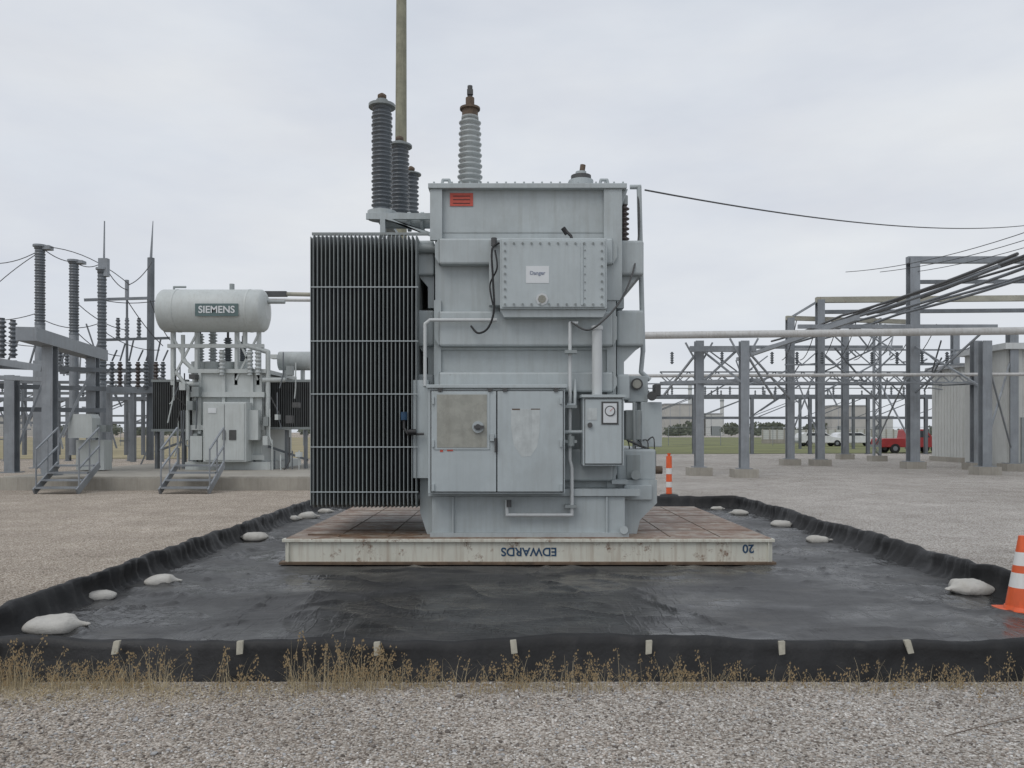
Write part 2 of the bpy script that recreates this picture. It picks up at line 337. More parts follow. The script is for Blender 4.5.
def sandbag(x,y,sx,sy,sz,rot,seed):
    k=48;l=28;v=[];f=[]
    for j in range(l+1):
        ph=math.pi*j/l
        for i in range(k):
            th=2*math.pi*i/k; c=math.cos(th);s_=math.sin(th);sp=math.sin(ph)
            X=sx*math.copysign(abs(c)**.62,c)*sp**.6; Y=sy*math.copysign(abs(s_)**.62,s_)*sp**.6; Zz=sz*math.cos(ph)
            u=X/sx; sc=1.0
            if u>.55:
                q=(u-.55)/.45; sc=(1-.8*math.sin(min(1,q*1.15)*math.pi*.62)) if q<.8 else .32+.5*(q-.8); Y*=sc; X+=sx*.18*q
            pl=.10*math.sin(th*9+seed)*max(0,u-.2)
            nz=noise.noise(Vector((X*5+seed,Y*5,Zz*5)))*.20
            cr=(1-abs(noise.noise(Vector((X*10+seed,Y*6,2))))*4)
            Y*=1+nz*.6
            Zz=Zz*(1+nz*2.2)*(.30+.70*sc)*(1-.35*abs(min(1,u))**3)*(1+pl)+max(0,cr)*sz*.07*(1 if Zz>0 else 0); Zz=max(Zz,-sz*.5)
            v.append((x+X*math.cos(rot)-Y*math.sin(rot),y+X*math.sin(rot)+Y*math.cos(rot),Zz+sz*.5+.022))
    for j in range(l):
        for i in range(k): f.append((j*k+i,(j+1)*k+i,(j+1)*k+(i+1)%k,j*k+(i+1)%k))
    single('sandbag',v,f,[BAG],True)
for i,(px,py,wpx,rot) in enumerate([(51,635,56,.25),(97,602,31,3.5),(160,587,33,.2),(253,542,28,3.1),(307,520,21,.3),(290,522,19,.3),(973,596,46,3.3),(820,544,24,0),(783,528,22,.1),(740,516,18,3),(718,511,13,0),(325,514,15,0)]):
    d=F*H/(py-HY); hw=wpx*d/F/2; sandbag(XX(px,d),d+.05,hw,min(.17,hw*.66),min(.08,hw*.36),rot,i*7.3)

# ---------------------------------------------------------------- skid
S=Obj('steel_skid')
sx0,sx1,sy0,sy1=-2.70,3.10,9.5,13.6
S.box('deck',SKT,sx0+.01,sx1-.01,sy0+.02,sy1,.30,.335)
S.box('front_beam_web',SKW,sx0,sx1,sy0+.03,sy0+.06,.055,.30)
S.box('top_flange',SKW,sx0-.03,sx1+.02,sy0-.01,sy0+.10,.292,.33)
S.box('bottom_flange',SKR,sx0-.06,sx1+.03,sy0-.03,sy0+.12,.028,.056)
S.box('side_beam',SKW,sx0,sx0+.03,sy0+.06,sy1,.03,.298); S.box('side_beam',SKW,sx1-.03,sx1,sy0+.06,sy1,.03,.298); S.box('side_beam',SKW,sx0,sx1,sy1-.03,sy1+.001,.03,.298)
for x in (-2.66,3.05): S.box('stiffener_plate',SKW,x-.006,x+.006,sy0,sy0+.031,.057,.291)
for y in (10.3,11.2,12.1,12.9): S.box('deck_seam',SKR,sx0+.05,sx1-.05,y,y+.015,.334,.339)
for x in (-2.1,-1.5,1.9,2.5): S.box('deck_seam',SKR,x,x+.012,sy0+.15,sy1-.1,.334,.340)
S.box('deck_plate_edge',SKR,sx0+.2,-1.1,sy0+.3,sy0+.32,.335,.35)
S.text('stencil_name',BLUE,'EDWARDS',.14,(XX(529,9.5),9.527,.178),True)
S.text('stencil_number',BLUE,'20',.14,(XX(749,9.5),9.527,.215),True)
S.done({'top_flange':.004})

# ---------------------------------------------------------------- main transformer
T=Obj('power_transformer')
T.pbox('tank',GR,435,188,616,500,9.95,12.6)
T.pbox('lid',GR,428,183,627,188,9.85,12.8)
for px in range(434,626,9):
    T.cyl('lid_bolts',GR,P(px,183.5,9.88),P(px,181.8,9.88),.012,n=6)
T.pbox('corner_flange',GR,604,189,622,300,9.88,9.94); T.pbox('corner_flange',GR,430,189,442,240,9.88,9.94)
T.pbox('corner_flange',GR,607,300,616,495,9.9,9.945); T.pbox('corner_flange',GR,434,300,441,390,9.9,9.945)
T.pbox('weld_seam',GRM,442,232,605,233,9.945,9.955)
T.poly('gusset',GR,[(612,189),(628,189),(622,206),(620,262),(612,262)],9.96,10.0)
for (a,b,xr) in ((238,275,644),(308,346,644),(372,400,630),(447,481,656)):
    T.pbox('side_stiffener',GR,413,a+2,434,b,10.02,12.4); T.pbox('side_stiffener',GR,617,a+2,xr,b,10.02,12.4)
for (a,b) in ((275,308),(346,376)):
    T.poly('side_gusset',GR,[(617,a),(640,a),(624,a+16),(624,b),(617,b)],10.1,12.2)
    T.poly('side_gusset',GR,[(434,a),(418,a),(428,a+12),(428,b),(434,b)],10.1,12.2)
def band(a,b,x0=439,x1=613):
    T.poly('front_stiffener',GR,[(x0,a),(x1,a),(x1,b),(x0,b)],9.80,9.96)
    T.poly('stiffener_chamfer',GR,[(x0-4,a+6),(x0,a),(x0,b),(x0-4,b-7)],9.84,9.96)
    T.poly('stiffener_chamfer',GR,[(x1,a),(x1+4,a+6),(x1+4,b-7),(x1,b)],9.84,9.96)
band(238,264);band(311,346);band(372,392);band(449,481)
T.pbox('front_stiffener',GR,437,346,614,350,9.9,9.96)
T.pbox('base_frame',GR,432,496,625,537.5,9.70,12.7)
T.pbox('base_ledge',GR,428,489,640,496,9.66,12.7)
T.pbox('base_sole_plate',GR,430,533,629,538.3,9.64,12.75)
T.poly('base_wing',GR,[(420,478),(434,478),(434,537),(428,537),(420,512)],9.9,12.5)
T.poly('base_wing',GR,[(615,480),(657,480),(657,503),(640,520),(636,537),(615,537)],9.95,12.5)
for px in (452,606): T.pbox('base_rib',GR,px,497,px+1.6,533,9.66,9.72)
T.cyl('jacking_boss',GR,P(624,530,9.68),P(624,530,9.62),.05)
T.pbox('control_cabinet',GR2,428,388,565,494,9.46,9.90)
T.pbox('cabinet_hood',GR2,426,384.5,567,388,9.42,9.92)
T.pbox('cabinet_side_wing',GR2,413,380,428,478,9.75,9.98)
T.pbox('door_gap_seal',BLK,430.5,390.5,563.6,492.4,9.452,9.465)
T.pbox('cabinet_door',GR2,431.3,391.2,496.2,491.8,9.435,9.455); T.pbox('cabinet_door',GR2,497.4,391.2,563,491.8,9.435,9.455)
T.pbox('nameplate_frame',GR2,434.5,392.5,489.5,449.5,9.425,9.44); T.pbox('nameplate_window',BEIGE,437,394.5,487,447.5,9.420,9.427)
T.poly('faded_label',STAIN,[(511,409),(540,409),(540,430),(537,447),(531,456),(522,457),(514,446),(511,428)],9.4325,9.437); T.pbox('faded_label',RUSTM,512,408.6,520,410,9.431,9.434); T.pbox('faded_label',RUSTM,531,408.6,540,409.6,9.431,9.434)
T.pbox('door_label',RED,440,449.8,443,452,9.43,9.437); T.pbox('door_label',RED,447,449.4,453,451.2,9.43,9.437)
T.cyl('door_handle',GR,P(478,427,9.44),P(478,427,9.39),.07,n=20); T.cyl('door_handle',DKM,P(478,427,9.39),P(478,427,9.37),.035,n=14)
T.pbox('door_handle',DKM,474,425.5,484,428.5,9.36,9.375); T.pbox('door_handle',GR,490,434,494,441,9.40,9.44)
T.pbox('door_handle',DKM,494.6,438,496.4,452,9.40,9.44)
for px in (432,560):
    for py in (397,484,440): T.pbox('door_hinge',GR2,px,py,px+2.2,py+7,9.41,9.44)
for px in (440,490,505,556): T.pbox('door_clip',DKM,px-2,388,px+2,391.5,9.415,9.44)
T.pbox('terminal_box',GR2,500,238,607,309,9.60,9.86); T.pbox('terminal_box_back',GR,489,240,500,305,9.7,9.9)
T.pbox('terminal_cover',GR2,502,240,605,307,9.58,9.61)
T.poly('terminal_box_chin',GR,[(500,309.5),(607,309.5),(603,317),(504,317)],9.64,9.86)
for i in range(12):
    px=505+i*(97/11)
    for py in (243,304): T.cyl('cover_bolts',GRM,P(px,py,9.585),P(px,py,9.56),.013,n=6)
for i in range(1,8):
    py=243+i*61/8
    for px in (505,602): T.cyl('cover_bolts',GRM,P(px,py,9.585),P(px,py,9.56),.013,n=6)
for i in range(7): T.cyl('cover_bolts',GRM,P(585,250+i*8,9.585),P(585,250+i*8,9.57),.008,n=6)
T.pbox('terminal_cover_rib',GR2,581,242,583,305,9.565,9.585)
T.pbox('danger_label',WHL,526,266,549,283,9.576,9.583); T.text('danger_text',FADED,'Danger',.062,P(537.5,273,9.573),ext=.001)
T.cyl('sight_window',WHL,P(542,299,9.583),P(542,299,9.56),.075,n=8); T.cyl('sight_window',BEIGE,P(542,299,9.56),P(542,299,9.555),.05,n=8)
T.tube('lever',BLK,[P(565,230,9.72),P(571,236,9.66),P(573,243,9.6)],.018); T.cyl('lever',BLK,P(563,228,9.72),P(567,234,9.72),.03)
T.pbox('warning_label',RED,450,193,473,206,9.938,9.952); 
for k in range(3): T.pbox('warning_text',BLK,453,195.7+k*3.6,470,196.4+k*3.6,9.935,9.94)
T.pbox('gauge_box',GR2,583,397,624,466,9.46,9.9); T.pbox('gauge_box_hood',GR2,581.5,394.5,625.5,397.2,9.42,9.92)
T.pbox('gauge_seal',BLK,584.6,398.6,622.4,464.4,9.452,9.465)
T.pbox('gauge_box_door',GR2,585.2,399.2,621.8,463.8,9.442,9.455)
T.pbox('gauge_frame',DKM,601.5,401.5,618.5,424.5,9.434,9.446); T.pbox('gauge_plate',WHL,603.3,403.3,616.8,422.8,9.43,9.437)
T.cyl('gauge_dial',DKM,P(610,411,9.431),P(610,411,9.422),.062,n=20); T.cyl('gauge_dial',WHL,P(610,411,9.423),P(610,411,9.418),.05,n=20)
T.beam('gauge_needle',RED,P(610,411,9.415),P(613.5,408,9.415),.006,.004)
T.cyl('gauge_box_knob',DKM,P(590,425,9.445),P(590,425,9.41),.03); T.pbox('gauge_box_tag',STAIN,587,408,597,420,9.438,9.444)
T.cyl('vent_pipe',WHP,P(597,328,9.7),P(597,396,9.7),.062,n=16); T.cyl('vent_pipe',WHP,P(597,326,9.7),P(597,330,9.7),.072,n=16)
T.tube('conduit',WHP,[P(578,323,9.7),P(570,323,9.7),P(570,460,9.62),P(572,468,9.62),P(572,515,9.62),P(507,515,9.62),P(507,500,9.62)],.022)
T.tube('conduit',WHP,[P(497,320,9.74),P(430,320,9.74),P(425,324,9.74),P(425,386,9.74)],.022)
T.tube('conduit',GR,[P(567,405,9.6),P(575,405,9.6),P(575,380,9.75)],.02); T.tube('conduit',GR,[P(565,432,9.6),P(583,432,9.6)],.022)
for py in (350,405,440,505): T.pbox('conduit_clamp',GRM,565,py,577,py+3,9.58,9.7)
T.cyl('conduit_fitting',DKM,P(509,500,9.6),P(509,507,9.6),.03); T.cyl('conduit_fitting',GRM,P(571,436,9.6),P(571,446,9.6),.045)
def curve(a,k=10):
    pts=[Vector(p) for p in a]; out=[]
    pp=[pts[0]]+pts+[pts[-1]]
    for i in range(1,len(pp)-2):
        for j in range(k):
            t=j/k; p0,p1,p2,p3=pp[i-1],pp[i],pp[i+1],pp[i+2]
            out.append(.5*((2*p1)+(-p0+p2)*t+(2*p0-5*p1+4*p2-p3)*t*t+(-p0+3*p1-3*p2+p3)*t**3))
    out.append(pts[-1]); return out
T.tube('flex_cable',BLK,curve([P(499,243,9.65),P(492,250,9.62),P(493,280,9.6),P(494,310,9.6),P(488,328,9.62),P(478,333,9.66),P(471,326,9.75)]),.013,6)
T.tube('flex_cable',BLK,curve([P(495,250,9.62),P(497,268,9.6),P(490,285,9.66),P(493,305,9.62)]),.010,6)
T.cyl('cable_gland',DKM,P(494,238,9.66),P(494,246,9.66),.035)
T.tube('flex_cable',DKM,curve([P(571,322,9.66),P(588,330,9.62),P(606,318,9.6),P(622,298,9.75),P(634,268,10.0),P(639,230,10.2),P(638,190,10.3)]),.012,6)
T.cyl('side_pipe',GR,P(639,186,10.3),P(643,352,10.3),.032); T.cyl('side_pipe',GR,P(630,187,10.3),P(641,187,10.3),.03)
T.tube('side_pipe',GR,[P(643,350,10.3),P(641,372,10.3),P(650,380,10.3)],.03)
T.ins('side_arrester',PORB,P(624,243,10.25),P(624,205,10.25),.035,.07,7); T.cyl('side_arrester_cap',GRM,P(624,205,10.25),P(624,196,10.25),.05)
T.tube('sampling_valve',DKM,[P(424,434,9.7),P(408,434,9.7),P(404,428,9.7),P(404,412,9.7)],.015); T.cyl('sampling_valve',BLUE,P(404,420,9.7),P(404,412,9.7),.04); T.cyl('sampling_valve',BLK,P(408,432,9.66),P(416,432,9.66),.035)
T.pbox('side_box',GR2,641,402,662,447,10.2,10.55); T.pbox('side_box',GR,628,376,648,402,10.25,10.6); T.pbox('side_box',GRM,626,410,641,440,10.15,10.4)
T.pbox('side_box',DKM,655,384,661,396,10.1,10.3); T.cyl('side_gauge',DKM,P(637,384,10.24),P(637,384,10.18),.075,n=18); T.cyl('side_gauge',BEIGE,P(637,384,10.18),P(637,384,10.17),.055,n=18)
T.cyl('side_gauge',DKM,P(652,396,10.2),P(652,396,10.1),.06,n=18)
T.tube('side_conduit',GRM,[P(634,402,10.1),P(634,470,10.1),P(645,480,10.1),P(645,500,10.1)],.02); T.tube('side_conduit',DKM,[P(627,440,10.05),P(655,452,10.1),P(655,470,10.1)],.015)
T.pbox('side_box',GR,624,485,652,500,9.9,10.2); T.cyl('drain_valve',GRM,P(636,475,10.0),P(636,475,9.85),.06); T.cyl('drain_valve',RUSTM,P(648,470,10.1),P(662,470,10.1),.05)
T.pbox('side_step',GR,612,480,628,484,9.75,9.96); T.pbox('side_step',GRM,627,455,640,478,10.0,10.02)
for k in range(5): T.tube('side_conduit',DKM,curve([P(628+k*5,440,10.2),P(630+k*6,455-k*4,10.05),P(626+k*7,470,10.1)],5),.008,5)
def fins(o,part,mat,x0,x1,y0,y1,z0,z1,n,th=.012):
    for i in range(n):
        x=x0+(x1-x0)*(i+.5)/n
        v=[];c=.04
        prof=[(y0,z0+c),(y0+c,z0),(y1-c,z0),(y1,z0+c),(y1,z1-c),(y1-c,z1),(y0+c,z1),(y0,z1-c)]
        for s_ in (-1,1): v+=[(x+s_*th/2,a,b) for a,b in prof]
        o.add(part,mat,v,[tuple(range(8)),tuple(range(15,7,-1))]+[(k,k+8,(k+1)%8+8,(k+1)%8) for k in range(8)])
d=9.72; xa,xb=XX(311,d),XX(418,d); z0,z1=ZZ(508,d),ZZ(234,d)
for q,(ya,yb) in enumerate(((9.72,10.24),(10.34,10.86),(10.96,11.48),(11.58,12.1))):
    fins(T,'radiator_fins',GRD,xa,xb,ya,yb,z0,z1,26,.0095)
    T.box('fin_gap_shade_sheet',GRDK,xa+.02,xb-.02,yb+.02,yb+.03,z0+.05,z1-.05)  # dark sheet added behind the fins, its colour standing in for gap shade
for yy in (9.98,10.6,11.22,11.84):
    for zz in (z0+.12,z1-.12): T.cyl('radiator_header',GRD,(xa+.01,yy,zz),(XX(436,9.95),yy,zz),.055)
for py in (287,341,394,447,492):
    z=ZZ(py,9.71); T.box('radiator_spacer',GR,xa-.004,xb+.004,9.708,9.716,z-.006,z+.006)
T.box('radiator_end_strip',GRD,xa-.012,xa-.004,9.73,12.1,z0+.03,z1-.03)
T.box('radiator_top_rail',GRD,xa,XX(428,9.72),9.76,9.80,z1,z1+.03)
T.cyl('oil_header',GR,P(384,222,10.8),P(440,222,10.8),.09,n=16); T.cyl('oil_header',GR,P(408,222,10.8),P(411,222,10.8),.13,n=16)
T.cyl('oil_header',GR,P(421,222,10.8),P(424,222,10.8),.13,n=16)
T.pbox('arrester_bracket',GR,366,213,440,219,10.6,10.64); T.pbox('arrester_bracket',GR,380,219,385,236,10.6,10.7)
T.box('arrester_bracket',GR,XX(376,10.8),XX(388,10.8),10.64,13.0,ZZ(219,10.8),ZZ(215,10.8))
T.poly('arrester_bracket',GR,[(385,219),(392,219),(430,236),(430,232)],10.6,10.63)
def arrester(px,ptop,pbase,d,r,k,base=True):
    p0=P(px,pbase,d);p1=P(px,ptop,d)
    T.cyl('arrester_base',GR,p0-Vector((0,0,.10)),p0,r*1.35,n=18)
    T.ins('arrester_porcelain',PORD,p0,p0.lerp(p1,.93),r*.74,r,k)
    T.cyl('arrester_cap',GRD,p0.lerp(p1,.93),p0.lerp(p1,.955),r*1.25,n=18); T.cyl('arrester_cap',GRD,p0.lerp(p1,.955),p1,r*.55,n=12)
    T.lathe('arrester_cap',RUSTM,p1,p1+Vector((0,0,.09)),[(0,.03),(.3,.06),(.7,.06),(1,.02)],10)
arrester(382,100,212,10.8,.145,24); arrester(399.5,142,216,11.9,.15,16); arrester(411,172,216,12.7,.13,9)
p0=P(470,205,11);p1=P(470,117,11)
T.ins('bushing_porcelain',PORC,p0,p1,.125,.185,15,24,.82)
T.cyl('bushing_cap',RUSTM,p1,P(470,107,11),.11,n=16); T.cyl('bushing_cap',RUSTM,P(470,107,11),P(470,98,11),.06); T.cyl('bushing_cap',DKM,P(470,98,11),P(470,86,11),.035)
T.cyl('bushing_cap',RUSTM,P(470,110,11),P(470,108,11),.14,n=18); T.pbox('bushing_terminal',DKM,467,89,473,94,10.95,11.0)
T.cyl('bushing_turret',GR,(p0.x,11,4.6),p0,.24,n=24)
T.cyl('relief_device',GR,(XX(581,10.3),10.3,4.68),P(581,181,10.3),.16,n=20); T.cyl('relief_device',DKM,P(581,181,10.3),P(581,176,10.3),.13,n=20); T.cyl('relief_device',GR,P(581,176,10.3),P(581,172,10.3),.07,n=16)
T.cyl('relief_device',RUSTM,P(582,172,10.3),P(583,165,10.3),.035)
T.cyl('relief_device',DKM,P(573,176,10.3),P(590,180,10.3),.015)
for px in (446,604): T.tube('lifting_lug',GR,[P(px-4,184,10.2),P(px-3,180,10.2),P(px+3,180,10.2),P(px+4,184,10.2)],.02)
T.done({'tank':.012,'front_stiffener':.03,'side_stiffener':.03,'control_cabinet':.01,'cabinet_door':.006,'terminal_box':.01,'terminal_cover':.005,'gauge_box':.01,'gauge_box_door':.006,'base_frame':.01,'side_box':.01,'cabinet_hood':.006,'lid':.006})
Wr=Obj('overhead_cable'); Wr.sag('cable',WIRE,P(645,190,10.3),(15.0,22.5,ZZ(223,22.5)),.30,.011,30); Wr.done()

U=Obj('utility_pole'); U.cyl('shaft',WOOD,(XX(400,30),30,0),(XX(401,30)+.02,30,19.5),.27,.185,16); U.cyl('cap_band',GAL,(XX(400.3,30),30,6),(XX(400.3,30),30,6.1),.26,n=16); U.done()

# ---------------------------------------------------------------- cones
def cone(x,y,h):
    C=Obj('traffic_cone'); b=.18
    C.box('base',ORG,x-b,x+b,y-b,y+b,.0,.03)
    r0,r1=.135,.028
    ts=[(0,.30,ORG),(.30,.50,WHT),(.50,.60,ORG),(.60,.78,WHT),(.78,1,ORG)]
    for a,c,m in ts:
        C.lathe('body',m,(x,y,.03),(x,y,h),[(a,r0+(r1-r0)*a),(c,r0+(r1-r0)*c)],24)
    C.lathe('body_collar',ORG,(x,y,.03),(x,y,.06),[(0,.15),(1,.137)],24)
    C.done({'base':.012})
cone(XX(1022,7.1),7.1,.68)
D=Obj('delineator_post'); x,y=XX(669,20),20
D.lathe('base',BLK,(x,y,0),(x,y,.06),[(0,.24),(.6,.22),(1,.1)],16)
for a,c,m in ((.06,.22,ORG),(.22,.36,WHT),(.36,.55,ORG),(.55,.70,WHT),(.70,1.0,ORG)): D.cyl('tube',m,(x,y,a),(x,y,c),.075,.07,16)
D.cyl('tube_knob',ORG,(x,y,1.0),(x,y,1.07),.03,.05); D.done()

# ---------------------------------------------------------------- dry grass
def grass():
    v=[];f=[];mi=[]
    def blade(x,y,h,lean,ang,wd,seed):
        dx,dy=math.cos(ang)*lean,math.sin(ang)*lean; pr=[]
        for k in range(5):
            t=k/4; ww=wd*(1-t*.8); pr.append((x+dx*t*t,y+dy*t*t*.6,h*t*(1-.18*t),ww))
        o=len(v)
        for (a,b,c,ww) in pr: v.append((a-ww,b,c)); v.append((a+ww,b,c))
        for k in range(4): f.append((o+2*k,o+2*k+1,o+2*k+3,o+2*k+2)); mi.append(seed)
        return pr[-1]
    def head(p):
        for k in range(random.randint(6,13)):
            a=random.uniform(0,6.28); r=random.uniform(.004,.026); z=p[2]+random.uniform(-.06,.015); s_=random.uniform(.003,.0065)
            x=p[0]+r*math.cos(a);y=p[1]+r*math.sin(a)*.5;o=len(v)
            v.extend([(x-s_,y,z),(x+s_,y,z+.002),(x,y,z+s_*2.6)]); f.append((o,o+1,o+2)); mi.append(1)
    tufts=[]
    for i in range(185):
        u=random.random()
        x=-3.6+random.random()**1.25*2.9 if u<.60 else (random.uniform(-1.2,1.3) if u<.87 else random.uniform(1.3,3.6))
        tufts.append((x,random.uniform(.45,1.3)*(1.25 if x<-1.0 else 1.0 if x<1.3 else .8)))
    for (x,sc) in tufts:
        y=5.04-abs(random.gauss(0,.08))
        for k in range(random.randint(2,9)):
            p=blade(x+random.gauss(0,.06),y+random.gauss(0,.03),sc*random.uniform(.08,.25),random.uniform(.02,.15),random.uniform(0,6.28),random.uniform(.0009,.0019),random.choice((0,0,2)))
            if random.random()<.6: head(p)
        for k in range(random.randint(3,16)):
            blade(x+random.gauss(0,.07),y+random.gauss(0,.03),sc*random.uniform(.02,.09),random.uniform(.02,.1),random.uniform(0,6.28),random.uniform(.001,.0022),random.choice((0,2,2)))
    for i in range(5200):
        x=-3.9+abs(random.gauss(0,1.25)); y=4.88+random.gauss(0,.13)
        if y>5.09: y=5.08-random.random()*.1
        blade(x,y,random.uniform(.004,.04),random.uniform(.03,.15),random.uniform(0,6.28),random.uniform(.001,.002),random.choice((0,0,2)))
    for i in range(900):
        x=random.uniform(-3.6,3.6); y=5.07-abs(random.gauss(0,.05))
        if noise.noise(Vector((x*2.2,3,0)))<-.05: continue
        blade(x,y,random.uniform(.004,.05),random.uniform(.02,.1),random.uniform(0,6.28),.0015,random.choice((0,2)))
    A=M('dry_straw',(.47,.39,.25),.8,var=.2,scale=10);Bm=M('seed_heads',(.30,.22,.12),.8,var=.3,scale=20);C=M('straw_dark',(.31,.255,.16),.8,var=.2)
    single('dry_grass',v,f,[A,Bm,C],False,mi)
grass()
tw=Obj('dead_twig'); tw.tube('stem',RUSTM,curve([P(945,736,4.2),P(975,728,4.3),P(1000,722,4.38),P(1030,716,4.45)],6),.0025,5)
tw.tube('stem',RUSTM,curve([P(975,728,4.3),P(992,734,4.24),P(1012,737,4.2)],6),.002,5)
tw.done()

# ---------------------------------------------------------------- helper steel
def lcol(o,x,y,z0,z1,w=.36,mat=GAL,foot=True,part='column'):
    for s_ in (-1,1): 
        o.box(part,mat,x+s_*w/2-.035,x+s_*w/2+.035,y-.11,y+.11,z0,z1)
    n=max(2,int((z1-z0)/(w*1.3))); dz=(z1-z0)/n
    for i in range(n):
        a=z0+i*dz; s_=1 if i%2 else -1
        for yy in (y-.118,y+.118): o.beam('lacing',mat,(x-s_*w/2,yy,a),(x+s_*w/2,yy,a+dz),.012,.05)
    if foot: o.box('footing',CONC,x-.42,x+.42,y-.35,y+.35,0,.3)
def hcol(o,x,y,z0,z1,w=.25,mat=GAL,foot=True,part='column'):
    o.box(part,mat,x-w/2,x+w/2,y-w/2,y-w/2+.03,z0,z1); o.box(part,mat,x-w/2,x+w/2,y+w/2-.03,y+w/2,z0,z1); o.box(part,mat,x-.02,x+.02,y-w/2+.03,y+w/2-.03,z0,z1)
    o.box('base_plate',mat,x-w*.8,x+w*.8,y-w*.8,y+w*.8,.301 if foot else z0,(.301 if foot else z0)+.03)
    if foot: o.box('footing',CONC,x-.42,x+.42,y-.35,y+.35,0,.3)
def lbeam(o,p0,p1,h=.5,mat=GAL,part='lattice_beam',t=.07):
    p0=Vector(p0);p1=Vector(p1);dn=Vector((0,0,-h))
    o.beam(part,mat,p0,p1,t*1.4,t); o.beam(part,mat,p0+dn,p1+dn,t*1.4,t)
    n=max(2,int((p1-p0).length/(h*1.1)))
    for i in range(n):
        a=p0.lerp(p1,i/n);b=p0.lerp(p1,(i+1)/n)
        if i%2: a=a+dn
        else: b=b+dn
        o.beam('lacing',mat,a,b,.03,.05)

# ---------------------------------------------------------------- right structure
R=Obj('substation_steel_structure')
R.cyl('bus_duct',BUSW,P(600,336,29),(XX(1090,27),27,ZZ(330,27)),.13,n=14)
R.cyl('bus_duct',BUSW,P(600,376,33),(XX(1100,32),32,ZZ(374,32)),.07,n=12)
for px,d,pt in ((699,29.5,341),(744,28.2,341)):
    x=XX(px,d); hcol(R,x,d,.3,ZZ(pt,d),.30); 
    for s_ in (-1,1): R.beam('brace',GAL,(x+s_*.5,d,4.9),(x,d,4.0),.05,.06)
R.beam('cap_beam',GAL,P(690,349,29.2),P(756,349,28.2),.2,.2); R.beam('cap_beam',GAL,P(664,383,30),P(760,380,28.3),.12,.12)
R.beam('brace',GAL,P(744,350,28.3),P(775,400,33),.06,.08); R.beam('brace',GAL,P(699,350,29.5),P(664,395,33),.06,.08)
cols=[(790,38.5,318),(820,38.0,300),(877,44,318),(913,35.0,258),(985,30,341),(976,34,341),(1012,33,330),(955,44,330),(845,47,330)]
for px,d,pt in cols:
    x=XX(px,d)
    (lcol if px in(877,) else hcol)(R,x,d,.3,ZZ(pt,d),.34 if px!=913 else .42)
R.beam('main_beam',BUSR,P(816,300,38),(XX(1060,38),38,ZZ(298,38)),.26,.26)
R.beam('main_beam',BUSR,P(786,318,38.5),P(913,322,38.5),.2,.2)
R.beam('main_beam',GAL,P(907,260,35),(XX(1080,35),35,ZZ(260,35)),.25,.28)
R.beam('main_beam',GAL,P(790,318,38.5),P(820,300,38),.1,.1)
R.beam('main_beam',GALD,P(820,312,44),(XX(1080,44),44,ZZ(310,44)),.2,.2)
R.beam('main_beam',GALD,P(913,282,40),(XX(1080,40),40,ZZ(281,40)),.15,.18)
lbeam(R,(XX(785,38),38,5.5),(XX(1060,38),38,5.5),.7); lbeam(R,(XX(660,44),44,4.9),(XX(1060,44),44,4.9),.7,GALD)
lbeam(R,(XX(660,34),34,4.0),(XX(1060,34),34,4.0),.3)
for k,(x,z) in enumerate([(13.4,6.0),(13.9,6.35),(14.6,6.15),(15.4,6.8),(16.2,6.4),(17.0,7.3),(17.9,7.0),(18.8,7.7)]):
    R.sag('longitudinal_bus',WIRE if k%2 else GALD,(x,22,z+.15),(x-.3,33,z+.05),.10,.05,8); R.sag('longitudinal_bus',WIRE if k%2 else GALD,(x-.3,33,z+.05),(x-.6,41,z-.1),.08,.05,8)
for yy in (33,41): R.beam('main_beam',GAL,(11.8,yy,5.95),(20,yy,5.95),.14,.16)
R.beam('main_beam',GAL,(12.1,28,5.6),(12.4,44,5.6),.15,.18)
random.seed(11)
for k in range(34):
    d=random.uniform(33,46); a=random.uniform(12.6,21); z=random.uniform(3.6,5.9)
    R.beam('brace',random.choice((GAL,GALD)),(a,d,z),(a+random.uniform(-2.2,2.2),d+random.uniform(-2,2),z+random.choice((-1.4,1.2,0,-.9,0))),.05,.06)
for k in range(8):
    a=12.8+k*.9; R.sag('jumper',WIRE,(a,36,6.6-.15*(k%3)),(a+.7,40,5.2),.4,.02,10)
for (a,b,d1,d2,zt,zb) in ((790,820,38.5,38,5,1.2),(877,913,44,35,4.6,1),(985,1012,30,33,4.6,.8),(820,877,38,44,5.4,3.4),(913,985,35,30,5.4,3.2),(699,744,29.5,28.2,4.7,3.3),(744,790,28.2,38.5,4.6,3.2)):
    R.beam('brace',GAL,(XX(a,d1),d1,zt),(XX(b,d2),d2,zb),.06,.07); R.beam('brace',GAL,(XX(a,d1),d1+.08,zb),(XX(b,d2),d2+.08,zt),.06,.07)
for k in range(14):
    px=672+k*25; R.ins('hanging_insulator',PORD,P(px,352,36),P(px,364,36),.045,.09,5,10)
R.done()
L=Obj('overhead_line')
for k in range(3): L.sag('conductor',WIRE,(17+k*1.6,26,8.2+.3*k),(14.6+k*1.5,35,8.6),.25,.014,12)
L.done()
Bd=Obj('control_building')
bx0,bx1=XX(962,42),XX(1200,42)
Bd.box('walls',CREAM,bx0,bx1,42,45,0,5.0)
for i in range(int((bx1-bx0)/.3)): Bd.box('siding_rib',CREAM,bx0+.1+i*.3,bx0+.14+i*.3,41.97,42.001,.1,4.9)
for i in range(9): Bd.box('siding_rib',CREAM,bx0-.03,bx0+.001,42.2+i*.3,42.24+i*.3,.1,4.9)
Bd.box('roof',ROOF,bx0-.25,bx1,41.7,45.3,5.0,5.2)
Bd.box('door',GRD,bx0+1.2,bx0+2.2,41.93,42,.05,2.2); Bd.box('window',GLASS,bx0+3,bx0+4.4,41.94,41.98,1.4,2.5); Bd.box('louvre',DKM,bx0+2.6,bx0+3.4,41.93,41.98,3.6,4.3)
